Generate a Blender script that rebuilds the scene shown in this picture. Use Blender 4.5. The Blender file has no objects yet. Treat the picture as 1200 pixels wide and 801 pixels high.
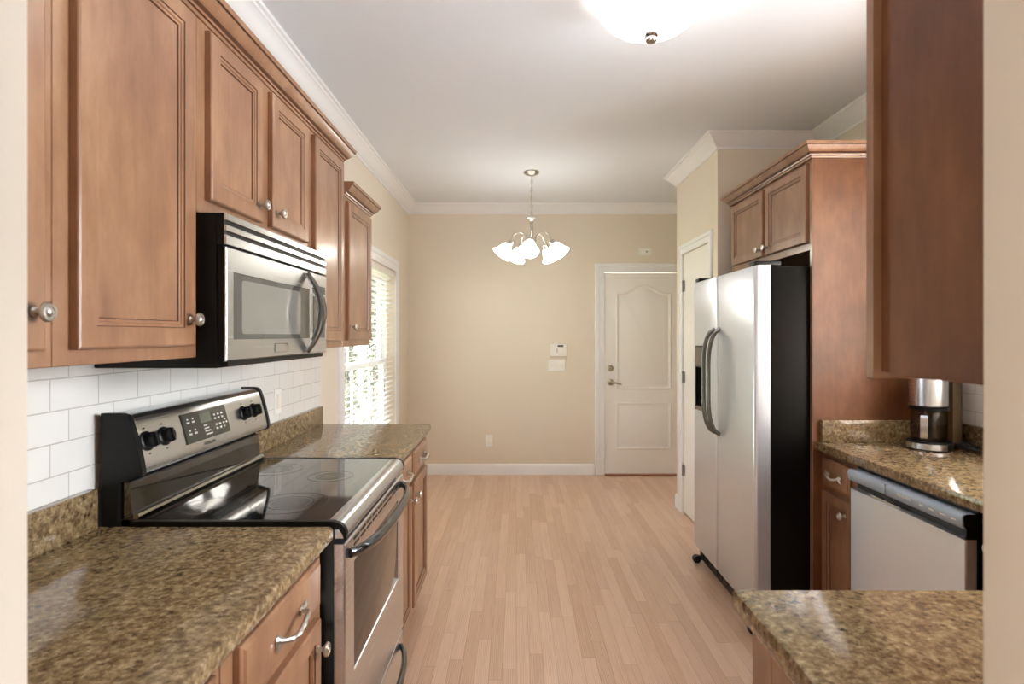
import bpy, bmesh, math, random
from math import sin, cos, pi, radians
from mathutils import Vector, Matrix
random.seed(7)
S = bpy.context.scene
COL = S.collection

# ------------------------------------------------------------------ camera, world, exposure
F = 672.0                       # focal length in pixels of a 1200 px wide frame
EYE = 1.40
cam_d = bpy.data.cameras.new('camera')
cam = bpy.data.objects.new('camera', cam_d); COL.objects.link(cam)
cam.location = (0, 0, EYE); cam.rotation_euler = (pi/2, 0, 0)
cam_d.sensor_width = 36; cam_d.lens = F/1200*36
cam_d.shift_x = -5/1200; cam_d.shift_y = -8.5/1200
cam_d.clip_start = 0.02; cam_d.clip_end = 200
cam_d.dof.use_dof = True; cam_d.dof.focus_distance = 2.6; cam_d.dof.aperture_fstop = 7.0
S.camera = cam

W = bpy.data.worlds.new('sky'); S.world = W; W.use_nodes = True
bg = W.node_tree.nodes['Background']
# hazy morning sky: bright to the east (+x, behind the added window), dimmer to the west
wt = W.node_tree; tc = wt.nodes.new('ShaderNodeTexCoord'); sx = wt.nodes.new('ShaderNodeSeparateXYZ')
mr = wt.nodes.new('ShaderNodeMapRange'); mr.interpolation_type = 'SMOOTHSTEP'
mr.inputs['From Min'].default_value = -.35; mr.inputs['From Max'].default_value = .6
mr.inputs['To Min'].default_value = 2.0; mr.inputs['To Max'].default_value = 9.0
wt.links.new(tc.outputs['Generated'], sx.inputs[0]); wt.links.new(sx.outputs[0], mr.inputs['Value'])
wt.links.new(mr.outputs['Result'], bg.inputs[1]); bg.inputs[0].default_value = (0.95, 0.98, 1.0, 1)
# added fill light, unseen behind the camera, thrown up through the doorway
al = bpy.data.lights.new('added_fill_light', 'AREA'); al.shape = 'RECTANGLE'; al.size = 2.4; al.size_y = 1.4; al.energy = 15; al.color = (1.0, .93, .84)
alo = bpy.data.objects.new('added_fill_light', al); COL.objects.link(alo)
alo.location = (-0.6, -1.3, .40); alo.rotation_euler = (radians(146), 0, 0)

BOWL_E, SHADE_E = 2.6, 4.4    # what the glass of the two ceiling fixtures gives off
S.view_settings.view_transform = 'Standard'; S.view_settings.look = 'None'
S.view_settings.gamma = 1.0; S.view_settings.use_curve_mapping = False
S.view_settings.exposure = 1.66
S.cycles.use_denoising = True
S.cycles.max_bounces = 14; S.cycles.diffuse_bounces = 8; S.cycles.glossy_bounces = 6
S.cycles.transmission_bounces = 8; S.cycles.transparent_max_bounces = 12
S.cycles.caustics_reflective = False; S.cycles.caustics_refractive = False
S.cycles.sample_clamp_indirect = 6.0

# ------------------------------------------------------------------ material helpers
def lin(c):
    r = []
    for v in c:
        v = v/255.0
        r.append(v/12.92 if v <= 0.04045 else ((v+0.055)/1.055)**2.4)
    return (r[0], r[1], r[2], 1)

class NT:
    def __init__(s, name):
        s.m = bpy.data.materials.new(name); s.m.use_nodes = True
        s.t = s.m.node_tree; s.b = s.t.nodes['Principled BSDF']; s.out = s.t.nodes['Material Output']
    def n(s, typ, **kw):
        nd = s.t.nodes.new(typ)
        for k, v in kw.items():
            if k.startswith('i_'):
                nd.inputs[k[2:].replace('_', ' ')].default_value = v
            else: setattr(nd, k, v)
        return nd
    def l(s, a, b): s.t.links.new(a, b)
    def pos(s, scale=(1, 1, 1)):
        g = s.n('ShaderNodeNewGeometry'); mp = s.n('ShaderNodeMapping')
        mp.inputs['Scale'].default_value = scale
        s.l(g.outputs['Position'], mp.inputs['Vector']); return mp.outputs['Vector']
    def noise(s, vec, scale, detail=4, rough=.55):
        nd = s.n('ShaderNodeTexNoise'); nd.inputs['Scale'].default_value = scale
        nd.inputs['Detail'].default_value = detail; nd.inputs['Roughness'].default_value = rough
        s.l(vec, nd.inputs['Vector']); return nd.outputs['Fac']
    def ramp(s, fac, stops):
        r = s.n('ShaderNodeValToRGB'); e = r.color_ramp.elements
        while len(e) < len(stops): e.new(0.5)
        for el, (p, c) in zip(e, stops): el.position = p; el.color = c
        s.l(fac, r.inputs['Fac']); return r.outputs['Color']
    def mix(s, fac, a, b, mode='MIX'):
        m = s.n('ShaderNodeMix', data_type='RGBA', blend_type=mode)
        for sock, v in ((m.inputs[0], fac), (m.inputs[6], a), (m.inputs[7], b)):
            if hasattr(v, 'links') or hasattr(v, 'is_linked'): s.l(v, sock)
            else: sock.default_value = v
        return m.outputs[2]
    def math(s, op, a, b=None):
        m = s.n('ShaderNodeMath', operation=op)
        for i, v in enumerate((a, b)):
            if v is None: continue
            if hasattr(v, 'is_linked'): s.l(v, m.inputs[i])
            else: m.inputs[i].default_value = v
        return m.outputs[0]
    def bump(s, h, strength=.1, dist=.002):
        b = s.n('ShaderNodeBump'); b.inputs['Strength'].default_value = strength; b.inputs['Distance'].default_value = dist
        s.l(h, b.inputs['Height']); s.l(b.outputs['Normal'], s.b.inputs['Normal'])
    def set(s, **kw):
        for k, v in kw.items():
            sock = s.b.inputs[k.replace('_', ' ')]
            if hasattr(v, 'is_linked'): s.l(v, sock)
            else: sock.default_value = v
        return s

def plain(name, rgb, rough=.5, metal=0, **kw):
    m = NT(name); v = m.pos()
    f = m.noise(v, 9, 3)
    c = lin(rgb); d = tuple(x*.94 for x in c[:3])+(1,)
    m.set(Base_Color=m.ramp(f, [(.35, d), (.65, c)]), Roughness=rough, Metallic=metal, **kw)
    return m.m

def paint(name, rgb, rough=.6):
    m = NT(name); v = m.pos()
    c = lin(rgb); d = tuple(x*.97 for x in c[:3])+(1,)
    m.set(Base_Color=m.ramp(m.noise(v, 1.3, 3), [(.3, d), (.7, c)]), Roughness=rough)
    m.bump(m.noise(v, 260, 2), .05, .001); return m.m

def wood(name, dark, mid, light, rough=.33, coat=.35):
    m = NT(name)
    g1 = m.noise(m.pos((34, 34, 2.0)), 1.6, 6, .6)
    g2 = m.noise(m.pos((7, 7, 3.2)), 1.5, 6, .62)
    fine = m.noise(m.pos((240, 240, 9)), 1.0, 3, .6)
    a = m.ramp(g2, [(.28, lin(dark)), (.5, lin(mid)), (.72, lin(light))])
    b = m.ramp(g1, [(.3, lin(dark)), (.62, lin(light))])
    c = m.mix(.16, a, b)
    c = m.mix(m.math('MULTIPLY', fine, .10), c, lin(dark))
    m.set(Base_Color=c, Roughness=rough, Coat_Weight=coat, Coat_Roughness=.14)
    m.bump(fine, .02, .001); return m.m

def granite(name):
    m = NT(name); v = m.pos()
    v2 = m.pos((1, 1.0, 1))
    n1 = m.noise(v, 78, 6, .70)
    n2 = m.noise(v, 40, 4, .6)
    vo = m.n('ShaderNodeTexVoronoi'); vo.inputs['Scale'].default_value = 150; m.l(v, vo.inputs['Vector'])
    base = m.ramp(n1, [(.32, lin((48, 36, 23))), (.42, lin((88, 70, 46))), (.51, lin((128, 106, 76))), (.61, lin((168, 148, 116))), (.72, lin((200, 184, 156)))])
    tint = m.ramp(n2, [(.38, lin((88, 68, 44))), (.62, lin((154, 133, 99)))])
    c = m.mix(.42, base, tint)
    sp = m.ramp(vo.outputs['Color'], [(.12, (1, 1, 1, 1)), (.2, (0, 0, 0, 1))])
    c = m.mix(m.math('MULTIPLY', sp, .5), c, lin((52, 38, 26)))
    m.set(Base_Color=c, Roughness=.10, Specular_IOR_Level=.65)
    return m.m

def steel(name, rgb=(196, 196, 194), rough=.26, axis='z', aniso=.0):
    m = NT(name)
    sc = {'x': (3, 400, 400), 'y': (400, 3, 400), 'z': (400, 400, 3)}[axis]
    f = m.noise(m.pos(sc), 1.0, 2, .5)
    m.set(Base_Color=m.ramp(f, [(.3, lin(tuple(int(c*.98) for c in rgb))), (.7, lin(rgb))]), Metallic=.88 if axis == 'z' else 1.0)
    r = m.n('ShaderNodeMapRange'); m.l(f, r.inputs['Value'])
    r.inputs['To Min'].default_value = rough*.85; r.inputs['To Max'].default_value = rough*1.2
    m.l(r.outputs['Result'], m.b.inputs['Roughness'])
    m.bump(m.noise(m.pos((1.5, 1.5, 7)), 1.0, 1), .10, .01)
    return m.m

def floor_mat():
    m = NT('oak_strip_floor')
    g = m.n('ShaderNodeNewGeometry'); sp = m.n('ShaderNodeSeparateXYZ'); m.l(g.outputs['Position'], sp.inputs[0])
    x, y = sp.outputs[0], sp.outputs[1]
    row = m.math('FLOOR', m.math('DIVIDE', x, .0572))
    wn = m.n('ShaderNodeTexWhiteNoise', noise_dimensions='1D'); m.l(row, wn.inputs['W'])
    ys = m.math('DIVIDE', m.math('ADD', y, m.math('MULTIPLY', wn.outputs['Value'], 7.3)), .72)
    pl = m.math('FLOOR', ys)
    cb = m.n('ShaderNodeCombineXYZ'); m.l(row, cb.inputs[0]); m.l(pl, cb.inputs[1])
    wid = m.n('ShaderNodeTexWhiteNoise', noise_dimensions='3D'); m.l(cb.outputs[0], wid.inputs['Vector'])
    col = m.ramp(wid.outputs['Value'], [(0, lin((212, 176, 149))), (.35, lin((221, 188, 162))), (.7, lin((229, 198, 174))), (1, lin((215, 180, 155)))])
    # grain, shifted per strip
    off = m.n('ShaderNodeVectorMath', operation='MULTIPLY_ADD')
    m.l(wid.outputs['Color'], off.inputs[0]); off.inputs[1].default_value = (9, 9, 9); m.l(g.outputs['Position'], off.inputs[2])
    mp = m.n('ShaderNodeMapping'); mp.inputs['Scale'].default_value = (34, 2.2, 1); m.l(off.outputs[0], mp.inputs['Vector'])
    gr = m.noise(mp.outputs[0], 1.6, 6, .65)
    wv = m.n('ShaderNodeTexWave', wave_type='BANDS', bands_direction='X'); wv.inputs['Scale'].default_value = 1.1
    wv.inputs['Distortion'].default_value = 7; wv.inputs['Detail'].default_value = 3; m.l(mp.outputs[0], wv.inputs['Vector'])
    grain = m.math('ADD', m.math('MULTIPLY', gr, .7), m.math('MULTIPLY', wv.outputs['Fac'], .3))
    shade = m.ramp(grain, [(.3, lin((214, 196, 180))), (.6, (1, 1, 1, 1))])
    col = m.mix(.5, col, shade, 'MULTIPLY')
    fx = m.math('FRACT', m.math('DIVIDE', x, .0572)); fy = m.math('FRACT', ys)
    def line(f, w):
        a = m.math('LESS_THAN', f, w); b = m.math('GREATER_THAN', f, 1-w); return m.math('MAXIMUM', a, b)
    gap = m.math('MAXIMUM', line(fx, .016), line(fy, .0018))
    col = m.mix(m.math('MULTIPLY', gap, .38), col, lin((120, 82, 58)))
    m.set(Base_Color=col, Roughness=.30, Coat_Weight=.35, Coat_Roughness=.16)
    m.bump(m.math('SUBTRACT', m.math('MULTIPLY', grain, .2), gap), .08, .001)
    return m.m

def tile_mat(name, axis):
    m = NT(name)
    g = m.n('ShaderNodeNewGeometry'); sp = m.n('ShaderNodeSeparateXYZ'); m.l(g.outputs['Position'], sp.inputs[0])
    cb = m.n('ShaderNodeCombineXYZ')
    m.l(m.math('ADD', sp.outputs[1], -1.374+1.53), cb.inputs[0]); m.l(m.math('ADD', sp.outputs[2], -1.222+.0755*20), cb.inputs[1])
    br = m.n('ShaderNodeTexBrick'); br.offset = .36; br.offset_frequency = 2
    br.inputs['Scale'].default_value = 1; br.inputs['Brick Width'].default_value = .153; br.inputs['Row Height'].default_value = .0755
    br.inputs['Mortar Size'].default_value = .0016; br.inputs['Mortar Smooth'].default_value = .3
    br.inputs['Color1'].default_value = lin((236, 235, 232)); br.inputs['Color2'].default_value = lin((231, 230, 227))
    br.inputs['Mortar'].default_value = lin((196, 193, 187)); m.l(cb.outputs[0], br.inputs['Vector'])
    m.set(Base_Color=br.outputs['Color'], Roughness=.14)
    b = m.n('ShaderNodeBump'); b.inputs['Strength'].default_value = .5; b.inputs['Distance'].default_value = .0015; b.invert = True
    m.l(br.outputs['Fac'], b.inputs['Height']); m.l(b.outputs[0], m.b.inputs['Normal'])
    return m.m

def emit(name, rgb, strength, base=(250, 248, 240)):
    m = NT(name); f = m.noise(m.pos((6, 6, 6)), 2.2, 4, .6)
    e = lin(rgb); d = tuple(v*.80 for v in e[:3])+(1,)
    m.set(Base_Color=lin(base), Roughness=.35, Emission_Color=m.ramp(f, [(.35, d), (.6, e)]), Emission_Strength=strength)
    return m.m

def glass_pane(name, tint=(1, 1, 1, 1), base_reflect=.04):
    m = NT(name); m.t.nodes.remove(m.b)
    tr = m.n('ShaderNodeBsdfTransparent'); tr.inputs[0].default_value = tint
    gl = m.n('ShaderNodeBsdfGlossy'); gl.inputs['Roughness'].default_value = .03
    mx = m.n('ShaderNodeMixShader'); mx.inputs[0].default_value = base_reflect; m.l(tr.outputs[0], mx.inputs[1]); m.l(gl.outputs[0], mx.inputs[2])
    m.l(mx.outputs[0], m.out.inputs['Surface']); return m.m

def slat_mat():
    m = NT('blind_slat'); m.t.nodes.remove(m.b)
    f = m.noise(m.pos(), 8, 2)
    c = m.ramp(f, [(.3, lin((238, 239, 240))), (.7, lin((246, 246, 246)))])
    df = m.n('ShaderNodeBsdfDiffuse'); tl = m.n('ShaderNodeBsdfTranslucent')
    m.l(c, df.inputs[0]); m.l(c, tl.inputs[0])
    mx = m.n('ShaderNodeMixShader'); mx.inputs[0].default_value = .5
    m.l(df.outputs[0], mx.inputs[1]); m.l(tl.outputs[0], mx.inputs[2]); m.l(mx.outputs[0], m.out.inputs['Surface']); return m.m

M = dict(
    wall=paint('beige_wall_paint', (228, 219, 205)), ceil=paint('white_ceiling_paint', (228, 233, 241), .8),
    trim=paint('white_trim_paint', (238, 240, 243), .35), door=paint('white_door_paint', (240, 239, 236), .4),
    floor=floor_mat(), granite=granite('brown_granite_laminate'),
    wood=wood('maple_cabinet_stain', (118, 81, 58), (144, 104, 77), (166, 128, 98)),
    woodd=wood('maple_dark', (86, 50, 27), (111, 67, 38), (132, 86, 52), .5, .08),  # darker, duller copy of the cabinet maple
    glaze=plain('dark_glaze', (88, 54, 35), .4),
    tile=tile_mat('white_subway_tile', 'x'),
    steel=steel('brushed_steel', (218, 221, 226), .25, 'y'), steelv=steel('brushed_steel_upright', (222, 229, 240), .32, 'z'),
    steeld=steel('grey_steel', (120, 118, 114), .25, 'z'), chrome=plain('polished_chrome', (200, 200, 198), .12, 1.0),
    nickel=plain('brushed_nickel', (200, 195, 187), .28, 1.0), dchrome=plain('dark_chrome', (116, 116, 118), .12, 1.0),
    hinge=plain('hinge_metal', (150, 148, 144), .4, .3),
    black=plain('black_enamel', (6, 6, 6), .3, Specular_IOR_Level=.22), blackm=plain('black_plastic', (9, 9, 9), .42, Specular_IOR_Level=.3),
    bglass=plain('black_ceramic_glass', (8, 7, 7), .04, IOR=1.85, Specular_IOR_Level=.8), grey=plain('grey_control_strip', (166, 182, 200), .35),
    oglass=plain('oven_window_glass', (60, 50, 42), .06, .35), mglass=plain('microwave_window_glass', (112, 112, 108), .05, .55),
    mscreen=plain('microwave_window_screen', (158, 158, 152), .07, .5),
    display=plain('display_panel', (66, 64, 58), .25), lcd=plain('lcd_green', (92, 98, 84), .3), mark=plain('printed_mark', (205, 203, 196), .5),
    ink=plain('printed_ink', (90, 88, 84), .5), whitep=plain('white_plastic', (243, 242, 238), .35), offw=plain('ivory_plastic', (240, 236, 226), .35),
    ring=plain('burner_print', (62, 60, 60), .12), rubber=plain('black_rubber', (15, 15, 16), .55),
    bowl=emit('alabaster_glass', (255, 250, 242), BOWL_E), shade=emit('frosted_shade_glass', (255, 250, 242), SHADE_E),
    bulb=emit('bulb_glass', (255, 250, 242), 4), pane=glass_pane('window_glass', (1, 1, 1, 1), .07), carafe=glass_pane('carafe_glass', (.74, .70, .66, 1)),
    slat=slat_mat(), leaf=plain('evergreen_leaf', (84, 88, 76), .7), bark=plain('bark', (96, 82, 70), .8), lawn=plain('lawn_grass', (128, 146, 96), .9),
    coffee=plain('coffee_tank', (84, 70, 50), .2), thresh=plain('oak_threshold', (150, 98, 74), .4), brass=plain('satin_nickel', (178, 168, 150), .3, 1.0),
)

# ------------------------------------------------------------------ mesh helpers
class MB:
    def __init__(s): s.bm = bmesh.new()
    def box(s, x0, x1, y0, y1, z0, z1, bev=0, seg=2):
        mt = Matrix.Translation(((x0+x1)/2, (y0+y1)/2, (z0+z1)/2)) @ Matrix.Diagonal((abs(x1-x0), abs(y1-y0), abs(z1-z0), 1))
        r = bmesh.ops.create_cube(s.bm, size=1, matrix=mt)
        if bev:
            es = list({e for v in r['verts'] for e in v.link_edges})
            bmesh.ops.bevel(s.bm, geom=es, offset=bev, segments=seg, profile=.5, affect='EDGES')
        return s
    def loops(s, ls, cap0=True, cap1=True, closed=True):
        vs = [[s.bm.verts.new(p) for p in l] for l in ls]
        for a, b in zip(vs, vs[1:]):
            n = len(a)
            for i in range(n if closed else n-1):
                j = (i+1) % n
                s.bm.faces.new((a[i], a[j], b[j], b[i]))
        if cap0: s.bm.faces.new(list(reversed(vs[0])))
        if cap1: s.bm.faces.new(vs[-1])
        return s
    def rects(s, P, rs, cap0=True, cap1=True):
        return s.loops([[P(u0, v0, n), P(u1, v0, n), P(u1, v1, n), P(u0, v1, n)] for (u0, u1, v0, v1, n) in rs], cap0, cap1)
    def prism(s, poly, P, t0, t1):
        return s.loops([[P(a, b, t0) for a, b in poly], [P(a, b, t1) for a, b in poly]])
    def tube(s, path, r, seg=10, caps=True, flat=1.0, up=None):
        path = [Vector(p) for p in path]; n = len(path)
        rs = r if isinstance(r, (list, tuple)) else [r]*n
        prev = None; ls = []
        for i, p in enumerate(path):
            t = (path[min(i+1, n-1)]-path[max(i-1, 0)]).normalized()
            if prev is None:
                a = Vector(up) if up else (Vector((0, 0, 1)) if abs(t.z) < .9 else Vector((1, 0, 0)))
                prev = (a - t*a.dot(t)).normalized()
            else:
                prev = (prev - t*prev.dot(t)).normalized()
            b = t.cross(prev)
            ls.append([p + (prev*cos(k*2*pi/seg) + b*sin(k*2*pi/seg)*flat)*rs[i] for k in range(seg)])
        return s.loops(ls, caps, caps)
    def lathe(s, prof, origin, axis=(0, 0, 1), seg=24, cap0=True, cap1=True):
        o = Vector(origin); ax = Vector(axis).normalized()
        a = Vector((0, 0, 1)) if abs(ax.z) < .9 else Vector((1, 0, 0))
        a = (a-ax*a.dot(ax)).normalized(); b = ax.cross(a)
        return s.loops([[o + ax*h + (a*cos(k*2*pi/seg)+b*sin(k*2*pi/seg))*max(r, .0004) for k in range(seg)] for r, h in prof], cap0, cap1)
    def sweep(s, prof, path, side=1, closed=False):
        """profile of (out, z) carried along a polyline on the plan, mitred; out is to the left of travel times side"""
        n = len(path); ls = []
        for i, p in enumerate(path):
            p = Vector(p)
            def nrm(a, b):
                d = (Vector(b)-Vector(a)).normalized(); return Vector((-d.y, d.x))*side
            if i == 0: m_ = nrm(path[0], path[1])
            elif i == n-1: m_ = nrm(path[-2], path[-1])
            else:
                a, b = nrm(path[i-1], path[i]), nrm(path[i], path[i+1])
                m_ = (a+b)/(1+a.dot(b))
            ls.append([(p.x+m_.x*o, p.y+m_.y*o, z) for o, z in prof])
        return s.loops(ls)
    def glaze(s, test):
        s.bm.faces.ensure_lookup_table()
        for i, f in enumerate(s.bm.faces):
            if test(i): f.material_index = 1
        s.two = M['glaze']; return s
    def build(s, name, mat, parent=None, ang=32):
        bm = s.bm
        bmesh.ops.recalc_face_normals(bm, faces=bm.faces)
        xs = [v.co for v in bm.verts]
        lo = Vector([min(c[i] for c in xs) for i in range(3)]); hi = Vector([max(c[i] for c in xs) for i in range(3)])
        c = (lo+hi)/2; c.z = lo.z
        bmesh.ops.translate(bm, verts=bm.verts, vec=-c)
        me = bpy.data.meshes.new(name); bm.to_mesh(me); bm.free()
        me.materials.append(mat)
        if getattr(s, 'two', None): me.materials.append(s.two)
        me.shade_smooth(); me.set_sharp_from_angle(angle=radians(ang))
        o = bpy.data.objects.new(name, me); COL.objects.link(o)
        o['_w'] = tuple(c)
        if parent is not None:
            o.parent = parent; o.location = c-Vector(parent['_w'])
        else: o.location = c
        return o

def tag(o, label, cat, group=None):
    o['label'] = label; o['category'] = cat
    if group: o['group'] = group
    return o
def thing(name, loc, label, cat, group=None):
    o = bpy.data.objects.new(name, None); COL.objects.link(o); o.location = loc; o['_w'] = tuple(loc)
    o.empty_display_size = .05
    return tag(o, label, cat, group)
def struct(o, label=None, cat=None):
    o['kind'] = 'structure'
    if label: tag(o, label, cat)
    return o
def text(name, body, size, mat, parent, origin, u, v, n):
    cu = bpy.data.curves.new(name, 'FONT'); cu.body = body; cu.size = size; cu.align_x = 'CENTER'; cu.extrude = .0004
    t = bpy.data.objects.new(name, cu); COL.objects.link(t)
    bpy.context.view_layer.update()
    me = bpy.data.meshes.new_from_object(t.evaluated_get(bpy.context.evaluated_depsgraph_get()))
    bpy.data.objects.remove(t); me.materials.append(mat)
    R = Matrix((Vector(u), Vector(v), Vector(n))).transposed().to_4x4()
    me.transform(R)
    o = bpy.data.objects.new(name, me); COL.objects.link(o); o['_w'] = tuple(origin)
    o.parent = parent; o.location = Vector(origin)-Vector(parent['_w']); return o

# ------------------------------------------------------------------ the room
XL, XR, YF, ZC = -1.08, 1.965, 5.74, 2.70         # left wall, right wall, far wall, ceiling
XP, YP0, YP1 = 1.31, 3.73, 4.68                    # pantry box: its face and its two ends
YN0, YN1 = .36, .48                                # the wall the camera looks through
JL, JR = -.407, .389                               # edges of that opening
WY0, WY1, WZ0, WZ1 = 3.575, 5.105, .38, 1.965      # window opening in the left wall

struct(MB().box(-3.2, 3.4, -3.0, YF+.12, -.08, 0).build('floor', M['floor']), 'light oak strip floor running from kitchen to far door', 'floor')
struct(MB().box(-3.2, 3.4, -3.0, YF+.12, ZC, ZC+.1).build('ceiling', M['ceil']), 'plain pale ceiling above the kitchen', 'ceiling')
w = MB(); T = .15
w.box(XL-T, XL, YN1, WY0, 0, ZC).box(XL-T, XL, WY1, YF+.12, 0, ZC).box(XL-T, XL, WY0, WY1, 0, WZ0).box(XL-T, XL, WY0, WY1, WZ1, ZC)
struct(w.build('wall_left', M['wall']), 'beige wall with the tall window and the range', 'wall')
DX0, DX1, DZ = .88, 1.67, 2.022                    # far door opening
w = MB(); w.box(XL, DX0, YF, YF+.12, 0, ZC).box(DX1, XR+.12, YF, YF+.12, 0, ZC).box(DX0, DX1, YF, YF+.12, DZ, ZC)
struct(w.build('wall_far', M['wall']), 'beige end wall with keypad and white door', 'wall')
VY0, VY1, VZ0, VZ1 = .72, 2.14, 1.10, 2.22         # opening of an added window, out of view, for daylight from the right
w = MB(); w.box(XR, XR+.12, YN1, VY0, 0, ZC).box(XR, XR+.12, VY1, YF, 0, ZC).box(XR, XR+.12, VY0, VY1, 0, VZ0).box(XR, XR+.12, VY0, VY1, VZ1, ZC)
struct(w.build('wall_right', M['wall']), 'beige wall behind the coffee maker', 'wall')
PY0, PY1, PZ = 3.885, 4.50, 2.03                   # pantry door opening
w = MB(); w.box(XP, XP+.1, YP0, PY0, 0, ZC).box(XP, XP+.1, PY1, YP1, 0, ZC).box(XP, XP+.1, PY0, PY1, PZ, ZC)
w.box(XP+.1, XR, YP0, YP0+.1, 0, ZC).box(XP+.1, XR, YP1-.1, YP1, 0, ZC)
struct(w.build('wall_pantry', M['wall']), 'beige boxed-out closet walls beside the refrigerator', 'wall')
struct(MB().box(-3.2, JL, YN0, YN1, 0, ZC, .004).build('wall_near_left', M['wall']), 'pale doorway edge beside the near granite counter and drawers', 'wall')
struct(MB().box(JR, 3.4, YN0, YN1, 0, ZC, .004).build('wall_near_right', M['wall']), 'tan doorway edge beside the peninsula counter', 'wall')

w = MB(); w.box(-3.2, -3.1, -3.0, YN0, 0, ZC).box(3.3, 3.4, -3.0, YN0, 0, ZC).box(-3.1, 3.3, -3.0, -2.9, 0, ZC)
struct(w.build('wall_behind', M['wall']), 'beige walls of the room the doorway opens from', 'wall')

# crown moulding round the room
cp = [(0, 2.605), (.008, 2.605), (.010, 2.617), (.018, 2.622), (.030, 2.634), (.046, 2.655), (.062, 2.672), (.070, 2.676), (.074, 2.684), (.086, 2.688), (.088, ZC), (0, ZC)]
tr = MB().sweep(cp, [(XL, YN1), (XL, YF), (XR, YF), (XR, YP1), (XP, YP1), (XP, YP0), (XR, YP0), (XR, YN1)], side=-1)
struct(tr.build('trim_1', M['trim']), 'white crown molding round the top of the walls', 'molding')
bp = [(0, 0), (.016, 0), (.016, .085), (.012, .098), (.006, .108), (0, .11)]
struct(MB().sweep(bp, [(XL, 3.14), (XL, YF), (DX0-.098, YF)], side=-1).build('baseboard_far', M['trim']), 'white baseboard along the far beige wall', 'baseboard')
struct(MB().sweep(bp, [(XP, YP1), (XP, PY1+.075)], side=1*-1).build('baseboard_pantry', M['trim']), 'short white baseboard beside the closet door', 'baseboard')

def casing(mb, P, u0, u1, v0, v1, wd, legs=True):
    """flat casing with a raised outer edge round an opening: two legs and a head, mitred"""
    prof = [(0, 0), (0, .011), (.006, .013), (wd*.55, .013), (wd*.6, .018), (wd-.006, .018), (wd, .012), (wd, 0)]
    def at(o, n, k):
        return [P(u0-o, v0, n), P(u0-o, v1+o, n), P(u1+o, v1+o, n), P(u1+o, v0, n)][k]
    mb.loops([[at(o, n, k) for o, n in prof] for k in range(4)])
    return mb

# far door: slab with an arched upper panel and a square lower panel
PF = lambda u, v, n: (u, YF-n, v)
d1 = struct(MB().rects(PF, [(DX0+.004, DX1-.004, .008, DZ-.004, -.045), (DX0+.004, DX1-.004, .008, DZ-.004, -.006), (DX0+.006, DX1-.006, .010, DZ-.006, -.004)]).build('door_1', M['door']),
            'white two-panel door with arched top in far wall', 'door')
casing(MB(), PF, DX0, DX1, 0, DZ, .092).build('casing', M['trim'], d1)
def panel_loops(u0, u1, v0, v1, rise):
    def outline(i):
        a, b, c, d = u0+i, u1-i, v0+i, v1-i
        pts = [(a, c), (b, c), (b, d-rise)]
        if rise:
            mid = (a+b)/2; N = 14
            for k in range(1, N):
                t = k/N; x = b+(a-b)*t
                s_ = abs(2*t-1)
                pts.append((x, d-rise+rise*(0.5+0.5*cos(pi*min(1, s_/.82))) if s_ < .82 else d-rise))
            pts.append((a, d-rise))
        else: pts.append((a, d))
        return pts
    return [[PF(x, y, n) for x, y in outline(i)] for i, n in ((0, -.0045), (.004, .003), (.011, .006), (.021, .001), (.028, -.0032), (.034, -.0032), (.056, .004))]
for k, (v0, v1, rise) in enumerate(((.853, 1.905, .085), (.252, .725, 0))):
    MB().loops(panel_loops(DX0+.118, DX1-.118, v0, v1, rise)).build('panel', M['door'], d1)
MB().lathe([(.030, 0), (.030, .008), (.026, .012), (.024, .022), (.018, .026)], PF(.944, 1.065, -.004), (0, -1, 0)).build('deadbolt', M['brass'], d1)
hd = MB().lathe([(.032, 0), (.032, .008), (.024, .014), (.012, .018), (.012, .045)], PF(.944, .925, -.004), (0, -1, 0)).build('door_handle', M['brass'], d1)
MB().tube([PF(.944, .925, .045), PF(.97, .925, .05), PF(1.01, .918, .048), PF(1.045, .905, .046)], [.010, .010, .008, .006]).build('lever', M['brass'], hd)
MB().box(DX0, DX1, YF-.055, YF+.06, 0, .012, .003).build('threshold', M['thresh'], d1)
MB().box(DX0, DX1, YF-.002, YF+.05, .012, .02).build('door_sweep', M['whitep'], d1)

# pantry door
PP = lambda u, v, n: (XP-n, u, v)
d2 = struct(MB().rects(PP, [(PY0+.003, PY1-.003, .012, PZ-.003, -.04), (PY0+.003, PY1-.003, .012, PZ-.003, -.008), (PY0+.005, PY1-.005, .014, PZ-.005, -.006)]).build('door_2', M['door']),
            'white closet door beside the steel refrigerator', 'door')
casing(MB(), PP, PY0, PY1, 0, PZ, .072).build('casing', M['trim'], d2)
for z in (.34, 1.07, 1.78):
    h = MB().tube([(XP-.006, PY1-.003, z-.045), (XP-.006, PY1-.003, z+.045)], .007, 8); h.box(XP+.0035, XP+.0065, PY1-.035, PY1-.004, z-.042, z+.042)
    h.build('hinge', M['hinge'], d2)

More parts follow.
